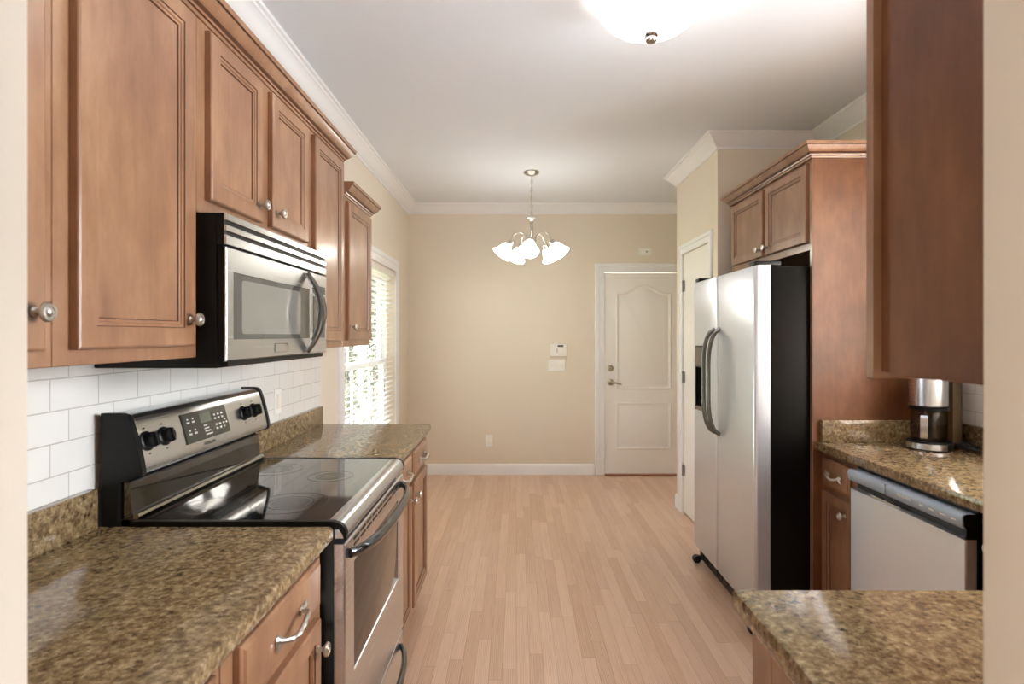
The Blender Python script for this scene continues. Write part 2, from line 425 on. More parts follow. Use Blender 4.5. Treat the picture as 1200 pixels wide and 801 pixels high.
# window in the left wall, with its blind
PWn = lambda u, v, n: (XL+n, u, v)
w1 = struct(casing(MB(), PWn, WY0, WY1, WZ0, WZ1, .10).build('window_1', M['trim']), 'tall bright window with white blinds in left wall', 'window')
MB().box(XL-.02, XL+.05, WY0-.12, WY1+.12, WZ0-.03, WZ0, .004).build('sill', M['trim'], w1)
fr = MB()
for (a, b, c, d_) in ((WY0, WY0+.035, WZ0, WZ1), (WY1-.035, WY1, WZ0, WZ1)): fr.box(XL-.14, XL-.075, a, b, c, d_)
fr.box(XL-.14, XL-.075, WY0+.035, WY1-.035, WZ1-.035, WZ1).box(XL-.14, XL-.075, WY0+.035, WY1-.035, WZ0, WZ0+.03)
fr.build('window_frame', M['trim'], w1)
zm = 1.17
for z0, z1, x0, nm in ((zm-.02, WZ1-.036, XL-.125, 'upper_sash'), (WZ0+.031, zm+.02, XL-.095, 'lower_sash')):
    sa = MB(); a, b = WY0+.036, WY1-.036
    sa.box(x0-.015, x0+.013, a, a+.05, z0, z1).box(x0-.015, x0+.013, b-.05, b, z0, z1)
    sa.box(x0-.015, x0+.013, a+.05, b-.05, z1-.045, z1).box(x0-.015, x0+.013, a+.05, b-.05, z0, z0+.045)
    so = sa.build(nm, M['trim'], w1)
    mu = MB()
    for k in (1, 2): y = a+(b-a)*k/3; mu.box(x0-.010, x0+.008, y-.011, y+.011, z0+.045, z1-.045)
    z = (z0+z1)/2
    mu.box(x0-.009, x0+.007, a+.05, b-.05, z-.011, z+.011)
    mu.build('muntins', M['trim'], so)
    MB().box(x0-.003, x0, a+.04, b-.04, z0+.04, z1-.04).build('glass_pane', M['pane'], so)
PV = lambda u, v, n: (XR-n, u, v)  # unseen window, added to bring daylight into the kitchen
w2 = struct(casing(MB(), PV, VY0, VY1, VZ0, VZ1, .07).build('window_added', M['trim']), 'plain added window in the unseen end of the right wall', 'window')
fr = MB()
for (a, b, c, d_) in ((VY0, VY0+.04, VZ0, VZ1), (VY1-.04, VY1, VZ0, VZ1), (VY0+.04, VY1-.04, VZ0, VZ0+.04), (VY0+.04, VY1-.04, VZ1-.04, VZ1), (VY0+.04, VY1-.04, 1.60, 1.64)): fr.box(XR+.04, XR+.09, a, b, c, d_)
fr.build('window_frame', M['trim'], w2)
MB().box(XR+.062, XR+.066, VY0+.03, VY1-.03, VZ0+.03, VZ1-.03).build('glass_pane', M['pane'], w2)
bl = thing('window_blind', (XL-.035, (WY0+WY1)/2, WZ0), 'white slatted blind lowered over the tall window', 'blind')
ba, bb = WY0+.012, WY1-.012
MB().box(XL-.062, XL-.008, ba, bb, WZ1-.055, WZ1-.003, .003).build('headrail', M['whitep'], bl)
sl = MB(); z = WZ1-.08; tilt = radians(9)
while z > WZ0+.05:
    hw = .025
    pts = [(-hw, 0), (-hw*.5, .0022), (0, .003), (hw*.5, .0022), (hw, 0), (hw, -.0018), (0, .0012), (-hw, -.0018)]
    poly = [(XL-.035+p*cos(tilt)-q*sin(tilt), z+p*sin(tilt)+q*cos(tilt)) for p, q in pts]
    sl.prism(poly, lambda a_, b_, t: (a_, t, b_), ba+.004, bb-.004); z -= .0425
sl.build('slats', M['slat'], bl)
MB().box(XL-.058, XL-.012, ba+.003, bb-.003, WZ0+.012, WZ0+.032, .004).build('bottom_rail', M['whitep'], bl)
for k in (.12, .5, .88):
    y = ba+(bb-ba)*k
    MB().box(XL-.0372, XL-.0345, y-.002, y+.002, WZ0+.03, WZ1-.05).build('lift_cord', M['whitep'], bl)

# what stands outside the window
struct(MB().box(-40, -3.4, -10, 60, -.5, -.3).build('ground', M['lawn']), 'pale lawn outside the tall window', 'lawn')
def evergreen(x, y, h, r, label):
    t = thing('evergreen_tree', (x, y, -.3), label, 'tree', 'evergreen trees outside the window')
    MB().tube([(x, y, -.3), (x, y, h*.85)], [.035, .01], 8).build('trunk', M['bark'], t)
    f = MB(); bm = f.bm
    for i in range(1500):
        q = random.random(); zz = -.05+q*h
        rr = r*(1-q)**.6*math.sqrt(random.random()); a = random.random()*2*pi
        p = Vector((x+rr*cos(a), y+rr*sin(a), zz)); s_ = .035+.025*random.random()
        d1_ = Vector((random.gauss(0, 1), random.gauss(0, 1), random.gauss(0, .6))).normalized()*s_
        d2_ = d1_.cross(Vector((random.gauss(0, 1), random.gauss(0, 1), random.gauss(0, 1)))).normalized()*s_*.45
        vs = [bm.verts.new(p+d1_), bm.verts.new(p+d2_), bm.verts.new(p-d1_), bm.verts.new(p-d2_)]
        bm.faces.new(vs)
    f.build('foliage', M['leaf'], t)
evergreen(-2.46, 8.5, 2.7, .15, 'slim evergreen tree seen through the near pane of the window')
evergreen(-2.28, 9.2, 3.0, .19, 'slim evergreen tree seen through the middle panes of the window')

# ------------------------------------------------------------------ cabinetry
def PX(X, s):                  # a plane facing +x (s=1) or -x (s=-1): u along y, v up, n outwards
    return lambda u, v, n: (X+s*n, u, v)
def cab_door(P, u0, u1, v0, v1, parent, mat, stile=.046, name='door'):
    rs = []
    for i, n in ((0, 0), (0, .015), (.0015, .0175), (.005, .0195), (stile-.003, .0195), (stile-.001, .0170), (stile+.001, .0165), (stile+.005, .0160), (stile+.007, .0130), (stile+.012, .0125), (stile+.0145, .009), (stile+.0165, .009)):
        rs.append((u0+i, u1-i, v0+i, v1-i, n))
    return MB().rects(P, rs).glaze(lambda i: i//4 in (4, 9)).build(name, mat, parent, 20)
def drawer_front(P, u0, u1, v0, v1, parent, mat):
    rs = [(u0+i, u1-i, v0+i, v1-i, n) for i, n in ((0, 0), (0, .012), (.002, .014), (.007, .0155), (.011, .0195), (.016, .0205))]
    return MB().rects(P, rs).build('drawer', mat, parent, 20)
def knob(P, u, v, n, parent, r=.0165):
    o = Vector(P(u, v, n)); ax = Vector(P(u, v, n+1))-o
    MB().lathe([(.009, 0), (.009, .003), (.0055, .006), (.005, .013), (.0075, .016), (r*.82, .019), (r, .022), (r, .025), (r*.86, .0285), (r*.6, .0290), (r*.5, .0275), (r*.38, .0295), (r*.2, .031)], o, ax, 20).build('knob', M['nickel'], parent)
def pull(P, u, v, n, parent, L=.128):
    b = MB(); h = L/2
    pth = []; rad = []
    for k in range(21):
        t = k/20; a = t*2-1
        uu = u+a*h; nn = n+.004+.026*(max(0, 1-abs(a)**2.6))**.8
        vv = v + .007*sin(a*pi)
        pth.append(P(uu, vv, nn)); rad.append(.0048+.0022*cos(a*pi*3)**2)
    b.tube(pth, rad, 10)
    for sgn in (-1, 1):
        b.lathe([(.011, 0), (.012, .003), (.008, .007), (.004, .009)], P(u+sgn*h, v, n), Vector(P(0, 0, 1))-Vector(P(0, 0, 0)), 14)
        b.tube([P(u+sgn*(h-.008), v+.004, n+.005), P(u+sgn*(h+.008), v+.010*sgn, n+.007), P(u+sgn*(h+.014), v+.016*sgn, n+.006)], [.005, .0045, .002], 8)
    b.build('handle', M['nickel'], parent)
KW = M['wood']
def carcass(parent, Xb, Xf, s, y0, y1, z0, z1, mat=None):
    mat = mat or KW; g = .0006
    MB().box(Xb, Xf-s*.019, y0+g, y1-g, z0, z1, .0015, 1).build('carcass', mat, parent)
    MB().box(Xf-s*.0185, Xf, y0+g, y1-g, z0-.0, z1, .0012, 1).build('face_frame', mat, parent)
crown_prof = lambda z: [(0, z), (.006, z), (.008, z+.008), (.013, z+.010), (.015, z+.016), (.024, z+.022), (.036, z+.034), (.044, z+.048), (.050, z+.050), (.052, z+.064), (0, z+.064)]

XU, XUD = -.81, -.81           # face of the uppers on the left wall
ZU0, ZU1 = 1.343, 2.235
TX = -1.0718                   # backs stand off the tile
PU = PX(XU, 1)
def upper(label, y0, y1, z0, doors, dz0, dz1, Z1=ZU1, group=None):
    t = thing('wall_cabinet', (XU, (y0+y1)/2, z0), label, 'cabinet', group)
    carcass(t, TX, XU, 1, y0, y1, z0, Z1)
    for (a, b, ku, kv) in doors:
        d = cab_door(PU, a, b, dz0, dz1, t, KW)
        knob(PU, ku, kv, .0195, d)
    return t
upper('maple wall cabinet nearest the left doorway edge, mostly cut off', .53, 1.0, ZU0, [(.555, .966, .938, 1.437)], 1.373, 2.19)
upper('single-door maple wall cabinet touching the near side of the microwave', 1.0, 1.452, ZU0, [(1.038, 1.413, 1.389, 1.437)], 1.373, 2.19)
upper('short two-door maple wall cabinet above the microwave', 1.452, 2.222, 1.712, [(1.490, 1.795, 1.768, 1.80), (1.868, 2.19, 1.895, 1.80)], 1.75, 2.19)
upper('narrow maple wall cabinet just beyond the microwave', 2.222, 2.672, ZU0, [(2.265, 2.638, 2.29, 1.437)], 1.373, 2.19)
t = upper('lower-topped maple wall cabinet beside the tall window', 2.674, 3.175, ZU0, [(2.72, 3.14, 2.746, 1.437)], 1.373, 2.035, 2.09)
cw = MB().sweep(crown_prof(2.052), [(TX, 2.668), (XU, 2.668), (XU, 3.176), (TX, 3.176)], side=-1)
# the near return tucks against the taller cabinet, so it starts at that cabinet's face
cw = MB().sweep(crown_prof(2.052), [(XU, 2.676), (XU, 3.176), (TX, 3.176)], side=-1)
cw.glaze(lambda i: i % 11 in (2, 4, 7)).build('crown_trim', KW, t, 20)
tag(MB().sweep(crown_prof(2.205), [(XU, .53), (XU, 2.674), (TX, 2.674)], side=-1).glaze(lambda i: i % 11 in (2, 4, 7)).build('cabinet_crown', KW, None, 20),
    'long stained crown running along the tops of wall cabinets over the range', 'molding')

# base cabinets, left run
XB = -.497
PB = PX(XB, 1)
def base_unit(label, y0, y1, bays, s=1, Xb=None, Xf=XB, P=PB, dr=(.735, .852), dd=(.118, .706), group=None, mat=None, z1=.874, near_end=True):
    Xb = TX if Xb is None else Xb
    t = thing('base_cabinet', (Xf, (y0+y1)/2, 0), label, 'cabinet', group)
    carcass(t, Xb, Xf, s, y0, y1, .10, z1, mat)
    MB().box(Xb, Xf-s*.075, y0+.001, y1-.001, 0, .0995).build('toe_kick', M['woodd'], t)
    for (a, b, ku, kind) in bays:
        if 'd' in kind:
            f = drawer_front(P, a, b, dr[0], dr[1], t, mat or KW); pull(P, (a+b)/2, (dr[0]+dr[1])/2-.004, .0205, f, min(.128, (b-a)*.42))
        d = cab_door(P, a, b, dd[0], dd[1], t, mat or KW); knob(P, ku, dd[1]-.06, .0195, d)
    return t
base_unit('maple base cabinet under the near counter, nearest the doorway', .50, .960, [(.535, .925, .56, 'd')])
base_unit('maple base cabinet with ornate drawer pull beside the near side of range', .962, 1.452, [(1.005, 1.408, 1.375, 'd')])
base_unit('two-door maple base cabinet between the range and the far wall', 2.222, 3.098, [(2.26, 2.635, 2.605, 'd'), (2.69, 3.078, 2.72, 'd')])

# counters
def counter_edge_profile(Xb, Xf, s):
    return [(Xb, .876), (Xf-s*.010, .876), (Xf-s*.003, .879), (Xf, .887), (Xf, .905), (Xf-s*.0025, .911), (Xf-s*.008, .914), (Xb, .914)]
def left_counter(label, y0, y1, sy0, sy1):
    t = MB().prism(counter_edge_profile(TX, -.464, 1), lambda a, b, t_: (a, t_, b), y0, y1).build('countertop', M['granite'])
    tag(t, label, 'countertop')
    MB().box(TX, -1.047, sy0, sy1, .9142, 1.014, .003).build('backsplash_strip', M['granite'], t)
    return t
left_counter('brown granite countertop in the foreground before the range', .49, 1.452, .49, 1.437)
left_counter('glossy brown granite countertop between range and tall window', 2.219, 3.118, 2.235, 3.112)
# U-shaped top: right run and peninsula in one piece
XC = 1.36; PNX, PNY = .4135, 1.096
RX = 1.9568
def ltop(i, z):
    pts = [(PNX+i, YN1+.004), (RX, YN1+.004), (RX, 2.612), (XC+i, 2.612), (XC+i, PNY-i), (PNX+i, PNY-i)]
    return [(x, y, z) for x, y in pts]
lt = MB().loops([ltop(.006, .876), ltop(.0015, .878), ltop(0, .882), ltop(0, .908), ltop(.0015, .9125), ltop(.005, .914)]).build('countertop', M['granite'])
tag(lt, 'brown granite countertop of peninsula and dishwasher run', 'countertop')
MB().box(RX-.024, RX, .5, 2.611, .9142, 1.014, .003).build('backsplash_strip', M['granite'], lt)
MB().box(XC+.022, RX-.0245, 2.588, 2.6115, .9142, 1.014, .003).build('backsplash_strip', M['granite'], lt)

# tile
tag(MB().box(XL+.0003, XL+.0078, .485, 3.142, .8, 1.342).build('tile_backsplash', M['tile']), 'white subway tile backsplash behind the steel range', 'backsplash')
tag(MB().box(XR-.0078, XR-.0003, .485, .64, .8, 1.40).box(XR-.0078, XR-.0003, 2.215, 2.6115, .8, 1.40).box(XR-.0078, XR-.0003, .6401, 2.2149, .8, 1.02).build('tile_backsplash', M['tile']), 'pale subway tile backsplash behind the coffee maker', 'backsplash')

# right run: base cabinets, peninsula, wall cabinets, tall panel
XRB = 1.395; PR = PX(XRB, -1)
base_unit('narrow maple base cabinet between refrigerator panel and dishwasher', 2.335, 2.611, [(2.375, 2.588, 2.40, 'd')], -1, RX, XRB, PR, (.728, .850), (.118, .700), mat=M['wood'])
base_unit('maple base cabinet at the doorway side of the dishwasher', 1.10, 1.715, [(1.14, 1.675, 1.645, '')], -1, RX, XRB, PR, (.73, .85), (.118, .845), mat=M['wood'])
pc = thing('peninsula_cabinet', (.9, .78, 0), 'maple peninsula base under the granite at the right doorway edge', 'cabinet')
MB().box(.452, RX, YN1+.006, 1.068, .0, .8745).build('carcass', KW, pc)
pe = MB(); pe.box(.440, .4518, .99, 1.069, .0, .8745, .0015, 1).box(.440, .4518, .49, .55, .0, .8745, .0015, 1); pe.box(.4415, .4518, .551, .989, .0, .8745); pe.build('end_panel', KW, pc)

cu = thing('wall_cabinet', (.64, .64, 1.347), 'dark brown wall cabinet hanging above the peninsula beside the doorway', 'cabinet')
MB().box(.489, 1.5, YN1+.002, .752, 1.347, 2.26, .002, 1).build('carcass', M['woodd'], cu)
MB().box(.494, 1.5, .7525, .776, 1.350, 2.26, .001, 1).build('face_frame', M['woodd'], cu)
cab_door(lambda u, v, n: (u, .7765+n, v), .4835, .93, 1.341, 2.19, cu, KW)
cab_door(lambda u, v, n: (u, .7765+n, v), .95, 1.40, 1.341, 2.19, cu, KW)

XO = 1.356; PO = PX(XO, -1)
rp = thing('tall_end_panel', (1.66, 2.62, 0), 'tall stained panel standing at the near side of refrigerator', 'panel')
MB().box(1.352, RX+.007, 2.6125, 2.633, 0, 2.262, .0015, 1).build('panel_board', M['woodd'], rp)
MB().box(1.3485, 1.3518, 2.612, 2.6335, 0, 2.262, .001, 1).build('edge_strip', KW, rp)
oc = thing('wall_cabinet', (XO, 3.1, 1.79), 'two-door maple wall cabinet above the refrigerator', 'cabinet')
carcass(oc, XR-.002, XO, -1, 2.634, 3.60, 1.79, 2.262)
for a, b, ku in ((2.652, 3.085, 3.06), (3.122, 3.565, 3.147)):
    d = cab_door(PO, a, b, 1.825, 2.19, oc, KW); knob(PO, ku, 1.865, .0195, d)
MB().sweep(crown_prof(2.205), [(XR-.004, 2.6115), (1.348, 2.6115), (1.348, 3.601), (XR-.004, 3.601)], side=1).glaze(lambda i: i % 11 in (2, 4, 7)).build('crown_trim', KW, oc, 20)

# ------------------------------------------------------------------ range
y0, y1 = 1.456, 2.214
rg = thing('electric_range', (-.75, (y0+y1)/2, 0), 'stainless steel electric range with black glass cooktop and control backguard', 'range')
MB().box(-1.055, -.4645, y0, y1, .045, .905, .003).build('body', M['black'], rg)
MB().box(-1.0, -.50, y0+.03, y1-.03, 0, .0445).build('kick_base', M['blackm'], rg)
PG = PX(-.464, 1)
od = MB().rects(PG, [(y0+.004, y1-.004, .275, .866, 0), (y0+.004, y1-.004, .275, .866, .024), (y0+.008, y1-.008, .279, .862, .028), (y0+.086, y1-.086, .498, .792, .028), (y0+.088, y1-.088, .500, .790, .022)]).build('oven_door', M['steel'], rg)
MB().rects(PG, [(y0+.0885, y1-.0885, .5005, .7895, .0222), (y0+.0885, y1-.0885, .5005, .7895, .0245), (y0+.096, y1-.096, .508, .782, .0262)]).build('window', M['oglass'], od)
sv = MB()
for k in range(9):
    yy = y0+.085+k*.068
    for zz in (.836, .852): sv.box(-.4362, -.4352, yy, yy+.05, zz-.0032, zz+.0032)
sv.build('vent_slots', M['blackm'], od)
def bow_handle(P, u0, u1, v, n, out, r, sag=0.0):
    b = MB(); pth = []; N = 26
    for k in range(N+1):
        a = -1+2*k/N
        pth.append(P((u0+u1)/2+a*(u1-u0)/2, v-sag*(1-a*a), n+.004+out*(1-abs(a)**3.0)**.75))
    b.tube(pth, [r*(.85+.3*(1-abs(-1+2*k/N)**2)) for k in range(N+1)], 12, True, .75)
    return b
bow_handle(PG, y0+.035, y1-.035, .832, .028, .050, .0155, .004).build('handle', M['dchrome'], od)
dw_ = MB().rects(PG, [(y0+.004, y1-.004, .06, .268, 0), (y0+.004, y1-.004, .06, .268, .022), (y0+.008, y1-.008, .064, .264, .026)]).build('storage_drawer', M['steel'], rg)
bow_handle(PG, y0+.05, y1-.05, .225, .026, .042, .014, .002).build('handle', M['dchrome'], dw_)
fp = [(-.480, .878), (-.4405, .878), (-.4335, .883), (-.4315, .893), (-.434, .905), (-.441, .916), (-.452, .9225), (-.464, .9245), (-.480, .9245)]
MB().prism(fp, lambda a, b, t_: (a, t_, b), y0+.014, y1-.014).build('front_trim', M['steel'], rg, 50)
for a, b, nm in ((y0-.002, y0+.0135, 0), (y1-.0135, y1+.002, 1)):
    e = MB(); e.prism([(-.98, .906), (-.450, .906), (-.441, .893), (-.437, .880), (-.4315, .884), (-.430, .896), (-.434, .908), (-.444, .9195), (-.464, .9265), (-.98, .9265)], lambda p, q, t_: (p, t_, q), a, b)
    e.build('side_rail', M['black'], rg, 50)
ct = MB().box(-.985, -.4805, y0+.014, y1-.014, .9055, .9245).build('cooktop', M['bglass'], rg)
for bx, by, r in ((-.625, 1.93, .075), (-.850, 1.60, .080), (-.64, 1.625, .105), (-.85, 2.03, .090)):
    b = MB()
    for rr in (r, r*.62):
        N = 40
        b.loops([[(bx+q*cos(k*2*pi/N), by+q*sin(k*2*pi/N), .9248) for k in range(N)] for q in (rr-.004, rr)], False, False)
    b.loops([[(bx+q*cos(k*2*pi/40), by+q*sin(k*2*pi/40), .9247) for k in range(40)] for q in (.004, r*.5)], False, False)
    b.build('burner_ring', M['ring'], ct)
bk = MB()
# riser and control head, as profiles carried along the range
MB().prism([(-1.055, .9265), (-.981, .9265), (-.992, 1.022), (-1.055, 1.022)], lambda a, b, t_: (a, t_, b), y0+.012, y1-.012).build('riser', M['bglass'], rg)
MB().tube([(-.976, y0+.013, .934), (-.976, y1-.013, .934)], .0095, 8).build('chrome_strip', M['chrome'], rg)
MB().tube([(-.9915, y0+.013, 1.019), (-.9915, y1-.013, 1.019)], .003, 6).build('riser_edge', M['steeld'], rg)
hp = [(-1.054, 1.023), (-1.0, 1.023), (-.985, 1.034), (-.9545, 1.044), (-.9525, 1.054), (-.958, 1.085), (-.968, 1.125), (-.978, 1.160), (-.985, 1.180), (-.992, 1.190), (-1.004, 1.195), (-1.054, 1.195)]
gd = MB().prism(hp, lambda a, b, t_: (a, t_, b), y0+.016, y1-.016).build('backguard', M['steel'], rg, 40)
hq = [(-1.0552, .906), (-1.012, .906), (-1.012, 1.022), (-.985, 1.030), (-.951, 1.040), (-.949, 1.054), (-.9545, 1.085), (-.9645, 1.126), (-.9745, 1.162), (-.982, 1.184), (-.990, 1.195), (-1.004, 1.200), (-1.0552, 1.200)]
for a, b in ((y0, y0+.0155), (y1-.0155, y1)):
    MB().prism(hq, lambda p, q, t_: (p, t_, q), a, b).build('end_cap', M['blackm'], rg, 40)
fx = lambda z: -.958+(1.085-z)*.262
fn = Vector((1, 0, .262)).normalized(); fv = Vector((-.262, 0, 1)).normalized()
PGd = lambda u, v, n: tuple(Vector((fx(1.12), 0, 1.12)) + fv*(v-1.12) + fn*n + Vector((0, u, 0)))
for u in (1.502, 1.576, 2.034, 2.112):
    k = MB().lathe([(.026, 0), (.026, .003), (.021, .006), (.0205, .020), (.018, .023)], PGd(u, 1.122, .000), fn, 24)
    ko = k.build('knob', M['blackm'], gd)
    g = MB(); g.rects(PGd, [(u-.005, u+.005, 1.103, 1.141, .021), (u-.004, u+.004, 1.104, 1.140, .027), (u-.003, u+.003, 1.105, 1.139, .029)]); g.build('grip', M['blackm'], ko)
dp = MB().rects(PGd, [(1.668, 1.915, 1.078, 1.168, .0), (1.668, 1.915, 1.078, 1.168, .0035), (1.671, 1.912, 1.081, 1.165, .0045)]).build('control_panel', M['display'], gd)
MB().rects(PGd, [(1.755, 1.815, 1.128, 1.158, .004), (1.755, 1.815, 1.128, 1.158, .0052)]).build('clock_display', M['lcd'], dp)
def mark(u, v, a, b): MB().rects(PGd, [(u-a, u+a, v-b, v+b, .0042), (u-a, u+a, v-b, v+b, .0054)]).build('button_mark', M['mark'], dp)
for u in (1.690, 1.718):
    for v in (1.142, 1.108): mark(u, v+.007, .0035, .0025); mark(u, v-.003, .007, .0028)
for k, v in enumerate((1.119, 1.110, 1.101, 1.091)): mark(1.775+k*.004, v, .010+.003*k, .002)
for u in (1.838, 1.860, 1.882):
    for v in (1.144, 1.132, 1.112, 1.100): mark(u, v, .0055, .003)
mark(1.900, 1.112, .004, .003); mark(1.893, 1.122, .004, .0025)
text('brand_lettering', 'FRIGIDAIRE', .0125, M['ink'], gd, PGd(1.79, 1.060, .0008), (0, 1, 0), tuple(fv), tuple(fn))
for u in (1.502, 1.576, 2.034, 2.112):
    for v in (1.156, 1.088): MB().rects(PGd, [(u-.004, u+.004, v-.002, v+.002, -.0004), (u-.004, u+.004, v-.002, v+.002, .0006)]).build('dial_mark', M['ink'], gd)

# ------------------------------------------------------------------ microwave
m0, m1 = 1.4545, 2.2185
mw = thing('microwave_oven', (-.9, (m0+m1)/2, 1.315), 'stainless over-the-range microwave hung above the black cooktop', 'microwave')
MB().box(TX, -.760, m0, m1, 1.315, 1.7105, .003).build('body', M['black'], mw)
MB().box(-.7595, -.742, m0+.02, m1-.02, 1.318, 1.331).build('base_lip', M['blackm'], mw)
PM = PX(-.7595, 1)
vg = MB()
for a, b in ((1.630, 1.654), (1.665, 1.680), (1.692, 1.709)):
    vg.rects(PM, [(m0+.0005, m1-.0005, a, b, .0182), (m0+.0005, m1-.0005, a, b, .0235), (m0+.001, m1-.001, a+.001, b-.001, .0245)])
vgo = vg.build('vent_grille', M['steel'], mw)
MB().rects(PM, [(m0, m1, 1.629, 1.7095, .0002), (m0, m1, 1.629, 1.7095, .018)]).build('vent_gap', M['blackm'], vgo)
MD1 = 2.052
do = MB().rects(PM, [(m0, MD1, 1.333, 1.6245, .0195), (m0, MD1, 1.333, 1.6245, .0225), (m0+.003, MD1-.002, 1.336, 1.6215, .0255), (m0+.034, MD1-.014, 1.388, 1.562, .0255), (m0+.035, MD1-.015, 1.389, 1.561, .0235)]).build('door', M['steel'], mw)
MB().rects(PM, [(m0+.0002, MD1-.0002, 1.3335, 1.624, .002), (m0+.0002, MD1-.0002, 1.3335, 1.624, .0192)]).build('door_core', M['black'], do)
wi = MB().rects(PM, [(m0+.0352, MD1-.0152, 1.3892, 1.5608, .0236), (m0+.0352, MD1-.0152, 1.3892, 1.5608, .0250)]).build('window', M['mglass'], do)
rr = []
def rrect(u0, u1, v0, v1, r, n):
    pts = []
    for cx, cy, a0 in ((u1-r, v0+r, -90), (u1-r, v1-r, 0), (u0+r, v1-r, 90), (u0+r, v0+r, 180)):
        for k in range(6): a = radians(a0+k*18); pts.append(PM(cx+r*cos(a), cy+r*sin(a), n))
    return pts
MB().loops([rrect(m0+.080, MD1-.10, 1.402, 1.546, .012, .0251), rrect(m0+.080, MD1-.10, 1.402, 1.546, .012, .0255)]).build('window_screen', M['mscreen'], wi)
hb = []; N = 24
for k in range(N+1):
    a = -1+2*k/N
    hb.append(PM(MD1-.045, 1.478+a*.137, .027+.052*(1-a*a)))
MB().tube(hb, [.0095+.0085*(1-abs(-1+2*k/N)) for k in range(N+1)], 12, True, .8).build('handle', M['steeld'], do)
MB().rects(PM, [(1.7435, 1.8435, 1.3455, 1.3735, .0250), (1.7435, 1.8435, 1.3455, 1.3735, .0262)]).build('badge_rim', M['ink'], do)
MB().rects(PM, [(1.745, 1.842, 1.347, 1.372, .0250), (1.745, 1.842, 1.347, 1.372, .0285), (1.748, 1.839, 1.350, 1.369, .0295)]).build('badge', M['steel'], do)
cpn = MB().rects(PM, [(MD1+.004, m1, 1.333, 1.6245, .002), (MD1+.004, m1, 1.333, 1.6245, .0225), (MD1+.006, m1-.003, 1.336, 1.6215, .0255)]).build('control_panel', M['steel'], mw)
MB().rects(PM, [(MD1+.022, m1-.022, 1.389, 1.540, .0250), (MD1+.022, m1-.022, 1.389, 1.540, .0268)]).build('keypad', M['mglass'], cpn)
MB().rects(PM, [(MD1+.022, m1-.022, 1.553, 1.580, .0250), (MD1+.022, m1-.022, 1.553, 1.580, .0268)]).build('clock_display', M['display'], cpn)

# ------------------------------------------------------------------ refrigerator
rf = thing('refrigerator', (1.5, 3.1, 0), 'side-by-side stainless refrigerator with black sides and ice dispenser', 'refrigerator')
f0, f1, fs = 2.645, 3.555, 3.140
MB().box(1.178, 1.90, f0, f1, .03, 1.715, .004).build('body', M['black'], rf)
PFR = PX(1.172, -1)
DT = .072
def fdoor(u0, u1, v0, v1): 
    return [(u0, u1, v0, v1, 0), (u0, u1, v0, v1, DT-.018), (u0+.0015, u1-.0015, v0+.001, v1-.001, DT-.009), (u0+.007, u1-.007, v0+.003, v1-.003, DT-.002), (u0+.016, u1-.016, v0+.006, v1-.006, DT)]
fd = MB().rects(PFR, fdoor(f0, fs-.0025, .108, 1.722)).build('fridge_door', M['steelv'], rf, 50)
dd = [(3.335, 3.512, .948, 1.336, DT), (3.337, 3.510, .950, 1.334, DT-.055)]
zd = MB().rects(PFR, fdoor(fs+.0025, f1, .108, 1.722)+dd).build('freezer_door', M['steelv'], rf, 50)
ds = MB().rects(PFR, [(3.3375, 3.5095, .9505, 1.3335, DT-.054), (3.3375, 3.5095, .9505, 1.3335, DT+.004), (3.342, 3.505, .958, 1.329, DT+.005), (3.350, 3.497, .975, 1.205, DT+.005), (3.352, 3.495, .977, 1.203, DT-.045)]).build('dispenser', M['blackm'], zd)
MB().rects(PFR, [(3.346, 3.501, 1.212, 1.326, DT+.0045), (3.346, 3.501, 1.212, 1.326, DT+.008), (3.350, 3.497, 1.216, 1.322, DT+.009)]).build('dispenser_controls', M['steeld'], ds)
MB().rects(PFR, [(3.342, 3.505, .950, .974, DT+.0045), (3.342, 3.505, .950, .974, DT+.010)]).build('drip_ledge', M['steeld'], ds)
MB().rects(PFR, [(3.405, 3.440, 1.03, 1.16, DT-.045), (3.405, 3.440, 1.03, 1.16, DT-.03)]).build('dispenser_paddle', M['black'], ds)
for u, par in ((fs-.042, fd), (fs+.042, zd)):
    pth = []; N = 34
    for k in range(N+1):
        a = -1+2*k/N
        pth.append(PFR(u, 1.145+a*.285, DT-.002+.064*(1-abs(a)**4.0)**.6))
    MB().tube(pth, .0115, 12, True, .8, (0, 0, 1)).build('handle', M['steeld'], par)
kg = MB(); kg.box(1.135, 1.17, f0+.01, f1-.01, .025, .098, .003)
for k in range(11): kg.box(1.132, 1.1352, f0+.04+k*.078, f0+.04+k*.078+.055, .04, .085)
kg.build('kick_grille', M['blackm'], rf)
for yy in (f0+.05, f1-.05):
    MB().box(1.105, 1.23, yy-.035, yy+.035, 1.7225, 1.742, .004).build('hinge_cover', M['blackm'], rf)
for yy in (f0+.04, f1-.03):
    MB().lathe([(.022, -.018), (.024, -.012), (.024, .012), (.022, .018)], (1.108, yy, .0245), (0, 1, 0), 16).box(1.108, 1.18, yy-.008, yy+.008, .018, .045).build('foot', M['rubber'], rf)

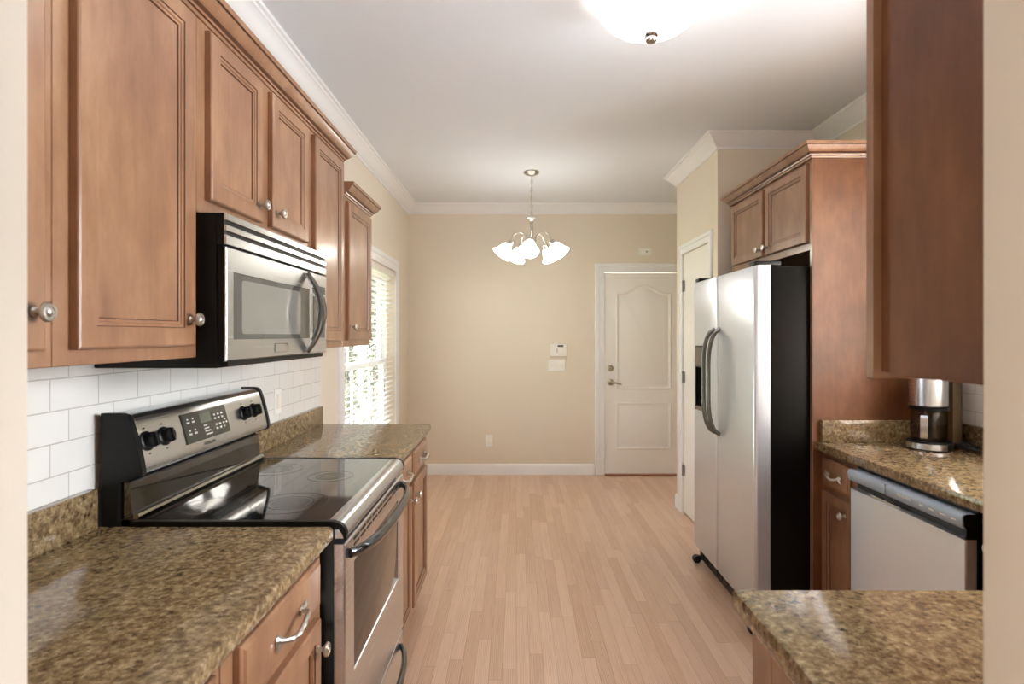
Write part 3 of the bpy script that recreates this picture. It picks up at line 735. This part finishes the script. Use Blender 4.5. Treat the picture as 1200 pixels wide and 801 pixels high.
# ------------------------------------------------------------------ dishwasher
w0, w1_ = 1.727, 2.322
dw = thing('dishwasher', (1.6, 2.02, 0), 'stainless dishwasher with grey control strip under the granite counter', 'dishwasher')
MB().box(1.3872, 1.95, w0-.006, w1_+.006, .02, .8735).build('tub', M['black'], dw)
PD = PX(1.387, -1)
dr = MB().rects(PD, [(w0, w1_, .115, .782, 0), (w0, w1_, .115, .782, .030), (w0+.003, w1_-.003, .118, .780, .0345)]).build('door', M['steelv'], dw)
MB().rects(PD, [(w0+.002, w1_-.002, .782, .858, 0), (w0+.002, w1_-.002, .782, .858, .006)]).build('handle_recess', M['blackm'], dw)
ch = MB().rects(PD, [(2.03, 2.20, .783, .789, .006), (2.03, 2.20, .783, .789, .030)]).build('latch', M['steel'], dw)
pp = [(.0, .859), (.034, .859), (.042, .856), (.046, .848), (.044, .822), (.038, .814), (.020, .811), (.0, .811)]
cs = MB().loops([[PD(y, b, a) for a, b in pp] for y in (w0, w0+.001, w1_-.001, w1_)]).build('control_strip', M['grey'], dw, 50)
MB().prism([(0, .859), (.030, .859), (.038, .856), (.042, .848), (.040, .825), (.034, .815), (.036, .784), (.0, .784)], lambda a, b, t_: PD(t_, b, a), w0-.004, w0-.0002).build('side_cap', M['blackm'], dw)
for u, a in ((1.90, .010), (1.855, .010), (1.805, .012), (1.76, .010)): MB().rects(PD, [(u-a, u+a, .833, .837, .0445), (u-a, u+a, .833, .837, .0462)]).build('button_mark', M['whitep'], cs)
text('brand_lettering', 'FRIGIDAIRE', .014, M['whitep'], cs, PD(1.985, .834, .0462), (0, -1, 0), (0, 0, 1), (-1, 0, 0))
MB().rects(PD, [(2.085, 2.087, .8145, .857, .0442), (2.085, 2.087, .8145, .857, .0466)]).build('seam', M['ink'], cs)
MB().box(1.44, 1.94, w0+.01, w1_-.01, 0, .0195).build('kick_plate', M['blackm'], dw)

# ------------------------------------------------------------------ coffee maker
cx, cy = 1.762, 2.45
cm = thing('coffee_maker', (cx, cy, .914), 'black and steel drip coffee maker on the counter near the tile', 'coffee maker')
zb = .9145
fa = Vector((-.94, -.34, 0)).normalized(); sd = Vector((-fa.y, fa.x, 0))
fb = Vector((-.70, -.715, 0)).normalized(); sb = Vector((-fb.y, fb.x, 0))
def QB(a, b, z): v = Vector((cx, cy, 0))+fb*a+sb*b; return (v.x, v.y, z)
def Q(a, b, z): v = Vector((cx, cy, 0))+fa*a+sd*b; return (v.x, v.y, z)
MB().lathe([(.082, 0), (.086, .004), (.086, .030), (.080, .036)], (cx, cy, zb), (0, 0, 1), 32).build('base', M['blackm'], cm)
N = 20
bandp = [(.0868*cos(radians(a)), .0868*sin(radians(a))) for a in range(-62, 63, 6)]
MB().loops([[QB(a, b, z) for a, b in bandp] + [QB(a*.985, b*.985, z) for a, b in reversed(bandp)] for z in (zb+.006, zb+.030)]).build('base_band', M['steel'], cm)
MB().lathe([(.058, .038), (.064, .043), (.066, .06), (.066, .15), (.062, .162), (.058, .166)], (cx, cy, zb), (0, 0, 1), 28, True, True).build('carafe', M['carafe'], cm)
ch = MB(); hw = .013
hpth = [(.073, .150), (.098, .150), (.104, .138), (.104, .065), (.100, .055), (.092, .060), (.092, .136), (.073, .138)]
ch.loops([[QB(a, s_*hw, zb+z) for a, z in hpth] for s_ in (-1, 1)]).build('carafe_handle', M['steel'], cm)
MB().lathe([(.058, .1665), (.072, .1675), (.072, .182), (.05, .183)], (cx, cy, zb), (0, 0, 1), 28).build('brew_basket_rim', M['blackm'], cm)
MB().lathe([(.068, .1835), (.070, .186), (.070, .300), (.068, .303)], (cx, cy, zb), (0, 0, 1), 32).build('brew_housing', M['steel'], cm)
MB().lathe([(.068, .3035), (.0725, .306), (.0725, .322), (.064, .330), (.03, .333)], (cx, cy, zb), (0, 0, 1), 28).build('lid', M['blackm'], cm)
tk = MB(); poly = [(-.060, -.060), (-.060, .060), (-.125, .055), (-.140, .03), (-.140, -.03), (-.125, -.055)]
tk.loops([[Q(a, b, z) for a, b in poly] for z in (zb+.0005, zb+.318)]); tk.build('water_tank', M['coffee'], cm)
cord = [Q(-.135, -.02, zb+.02)]
for k in range(36):
    t_ = k/35; ang = t_*5.5*pi
    cord.append((1.880+.030*cos(ang)+.010*t_, 2.42-.050*t_+.030*sin(ang), zb+.0055+.012*abs(sin(ang*.7))+.012*(.5+.5*sin(ang))))
MB().tube(cord, .0042, 8).build('power_cord', M['rubber'], cm)

# ------------------------------------------------------------------ light fittings
LX, LY = .508, 2.16
cl = thing('ceiling_light', (LX, LY, 2.50), 'frosted glass bowl flush light on the kitchen ceiling', 'light')
MB().lathe([(.150, ZC-.0002), (.158, ZC-.012), (.160, ZC-.042), (.150, ZC-.048)], (LX, LY, 0), (0, 0, 1), 40).build('ceiling_pan', M['nickel'], cl)
MB().lathe([(.158, 2.650), (.205, 2.652), (.2095, 2.648), (.207, 2.640), (.196, 2.622), (.174, 2.594), (.135, 2.564), (.080, 2.543), (.030, 2.535)], (LX, LY, 0), (0, 0, 1), 48).build('glass_bowl', M['bowl'], cl)
MB().lathe([(.024, 2.5345), (.027, 2.530), (.026, 2.524), (.019, 2.519), (.021, 2.513), (.022, 2.508), (.019, 2.502), (.008, 2.498)], (LX, LY, 0), (0, 0, 1), 24).build('finial', M['chrome'], cl)

CX, CY = .123, 4.58
chd = thing('chandelier', (CX, CY, 2.0), 'brushed nickel chandelier with five frosted bell shades', 'chandelier')
MB().lathe([(.062, ZC-.0002), (.062, ZC-.008), (.052, ZC-.020), (.025, ZC-.030), (.010, ZC-.034)], (CX, CY, 0), (0, 0, 1), 32).build('canopy', M['nickel'], chd)
ck = MB(); z = ZC-.030; k = 0
while z > 2.375:
    ring = []
    for j in range(14):
        a = j*2*pi/14; p = .0075*cos(a); q = .018*sin(a)
        ring.append((CX+(p if k % 2 else 0), CY+(0 if k % 2 else p), z-.018+q))
    ring.append(ring[0]); ck.tube(ring, .0020, 6, False); z -= .0315; k += 1
ck.tube([(CX+.003, CY+.002, ZC-.03), (CX-.003, CY+.003, 2.55), (CX+.003, CY-.002, 2.37)], .0018, 6)
ck.build('chain', M['nickel'], chd)
MB().lathe([(.006, 2.385), (.008, 2.365), (.020, 2.352), (.044, 2.335), (.046, 2.328), (.022, 2.318), (.0135, 2.305), (.0135, 2.17), (.020, 2.155), (.034, 2.140), (.036, 2.10), (.028, 2.07), (.012, 2.052), (.010, 2.03), (.014, 2.018), (.006, 2.004)], (CX, CY, 0), (0, 0, 1), 28).build('column', M['nickel'], chd)
for k in range(5):
    a = radians(-96+72*k); o = Vector((cos(a), sin(a), 0))
    C0 = Vector((CX, CY, 0))
    at = lambda r, z: tuple(C0+o*r+Vector((0, 0, z)))
    pth = [at(.030, 2.115)]+[at(.034+.066*(1-cos(pi*j/14)), 2.13+.085*sin(pi*j/14)) for j in range(15)]+[at(.172, 2.118)]
    arm = MB().tube(pth, .0052, 8).build('arm', M['nickel'], chd)
    ax = (o*.62+Vector((0, 0, -.785))).normalized(); so = C0+o*.168+Vector((0, 0, 2.135))
    MB().lathe([(.010, -.012), (.020, -.006), (.024, .006), (.024, .034), (.018, .040)], so, ax, 20).build('socket', M['nickel'], arm)
    sh = MB().lathe([(.022, .030), (.034, .038), (.046, .060), (.052, .085), (.060, .108), (.076, .132), (.0745, .133), (.058, .110), (.049, .086), (.043, .062), (.031, .041), (.018, .034)], so, ax, 32, False, False).build('shade', M['shade'], arm)
    MB().lathe([(.012, .040), (.014, .055), (.024, .075), (.026, .088), (.020, .102), (.008, .110)], so, ax, 16).build('bulb', M['bulb'], arm)

# ------------------------------------------------------------------ small wall fittings
kp = thing('alarm_keypad', (.421, YF, 1.185), 'white keypad with grey screen on the far wall above the switch', 'keypad')
MB().rects(PF, [(.336, .506, 1.185, 1.310, .0005), (.336, .506, 1.185, 1.310, .022), (.340, .502, 1.189, 1.306, .026)]).build('housing', M['whitep'], kp)
MB().rects(PF, [(.412, .470, 1.278, 1.298, .0255), (.412, .470, 1.278, 1.298, .0275)]).build('screen', M['ink'], kp)
MB().rects(PF, [(.400, .414, 1.222, 1.264, .0255), (.400, .414, 1.222, 1.264, .028)]).build('grip_bar', M['mark'], kp)
def plate(P, u0, u1, v0, v1, name, label, cat):
    t = thing(name, P((u0+u1)/2, v0, 0), label, cat)
    MB().rects(P, [(u0, u1, v0, v1, .0005), (u0, u1, v0, v1, .003), (u0+.003, u1-.003, v0+.003, v1-.003, .006)]).build('plate', M['whitep'], t); return t
ls = plate(PF, .317, .490, 1.035, 1.155, 'light_switch', 'white triple switch plate under the keypad on far wall', 'switch')
for u in (.357, .4035, .450): MB().rects(PF, [(u-.005, u+.005, 1.083, 1.107, .0058), (u-.005, u+.005, 1.083, 1.107, .009), (u-.004, u+.004, 1.096, 1.106, .016)]).build('toggle', M['offw'], ls)
ol = plate(PF, -.308, -.238, .283, .398, 'wall_outlet', 'white duplex outlet low on the far beige wall', 'outlet')
for v in (.318, .362): MB().rects(PF, [(-.290, -.256, v-.014, v+.014, .0058), (-.290, -.256, v-.014, v+.014, .008)]).build('socket', M['offw'], ol)
PT = PX(XL+.008, 1)
ts = plate(PT, 2.533, 2.603, 1.045, 1.160, 'tile_outlet', 'white rocker switch plate on the subway tile', 'switch')
MB().rects(PT, [(2.551, 2.585, 1.069, 1.136, .0058), (2.551, 2.585, 1.069, 1.136, .0075), (2.553, 2.583, 1.071, 1.134, .010)]).build('rocker', M['offw'], ts)
dc = thing('door_chime', (1.285, YF, 2.19), 'small white sensor box above the far white door', 'sensor')
MB().rects(PF, [(1.222, 1.350, 2.190, 2.262, .0005), (1.222, 1.350, 2.190, 2.262, .030), (1.227, 1.345, 2.195, 2.257, .035)]).build('housing', M['whitep'], dc)
MB().rects(PF, [(1.290, 1.306, 2.220, 2.230, .0345), (1.290, 1.306, 2.220, 2.230, .0365)]).build('indicator', M['ink'], dc)
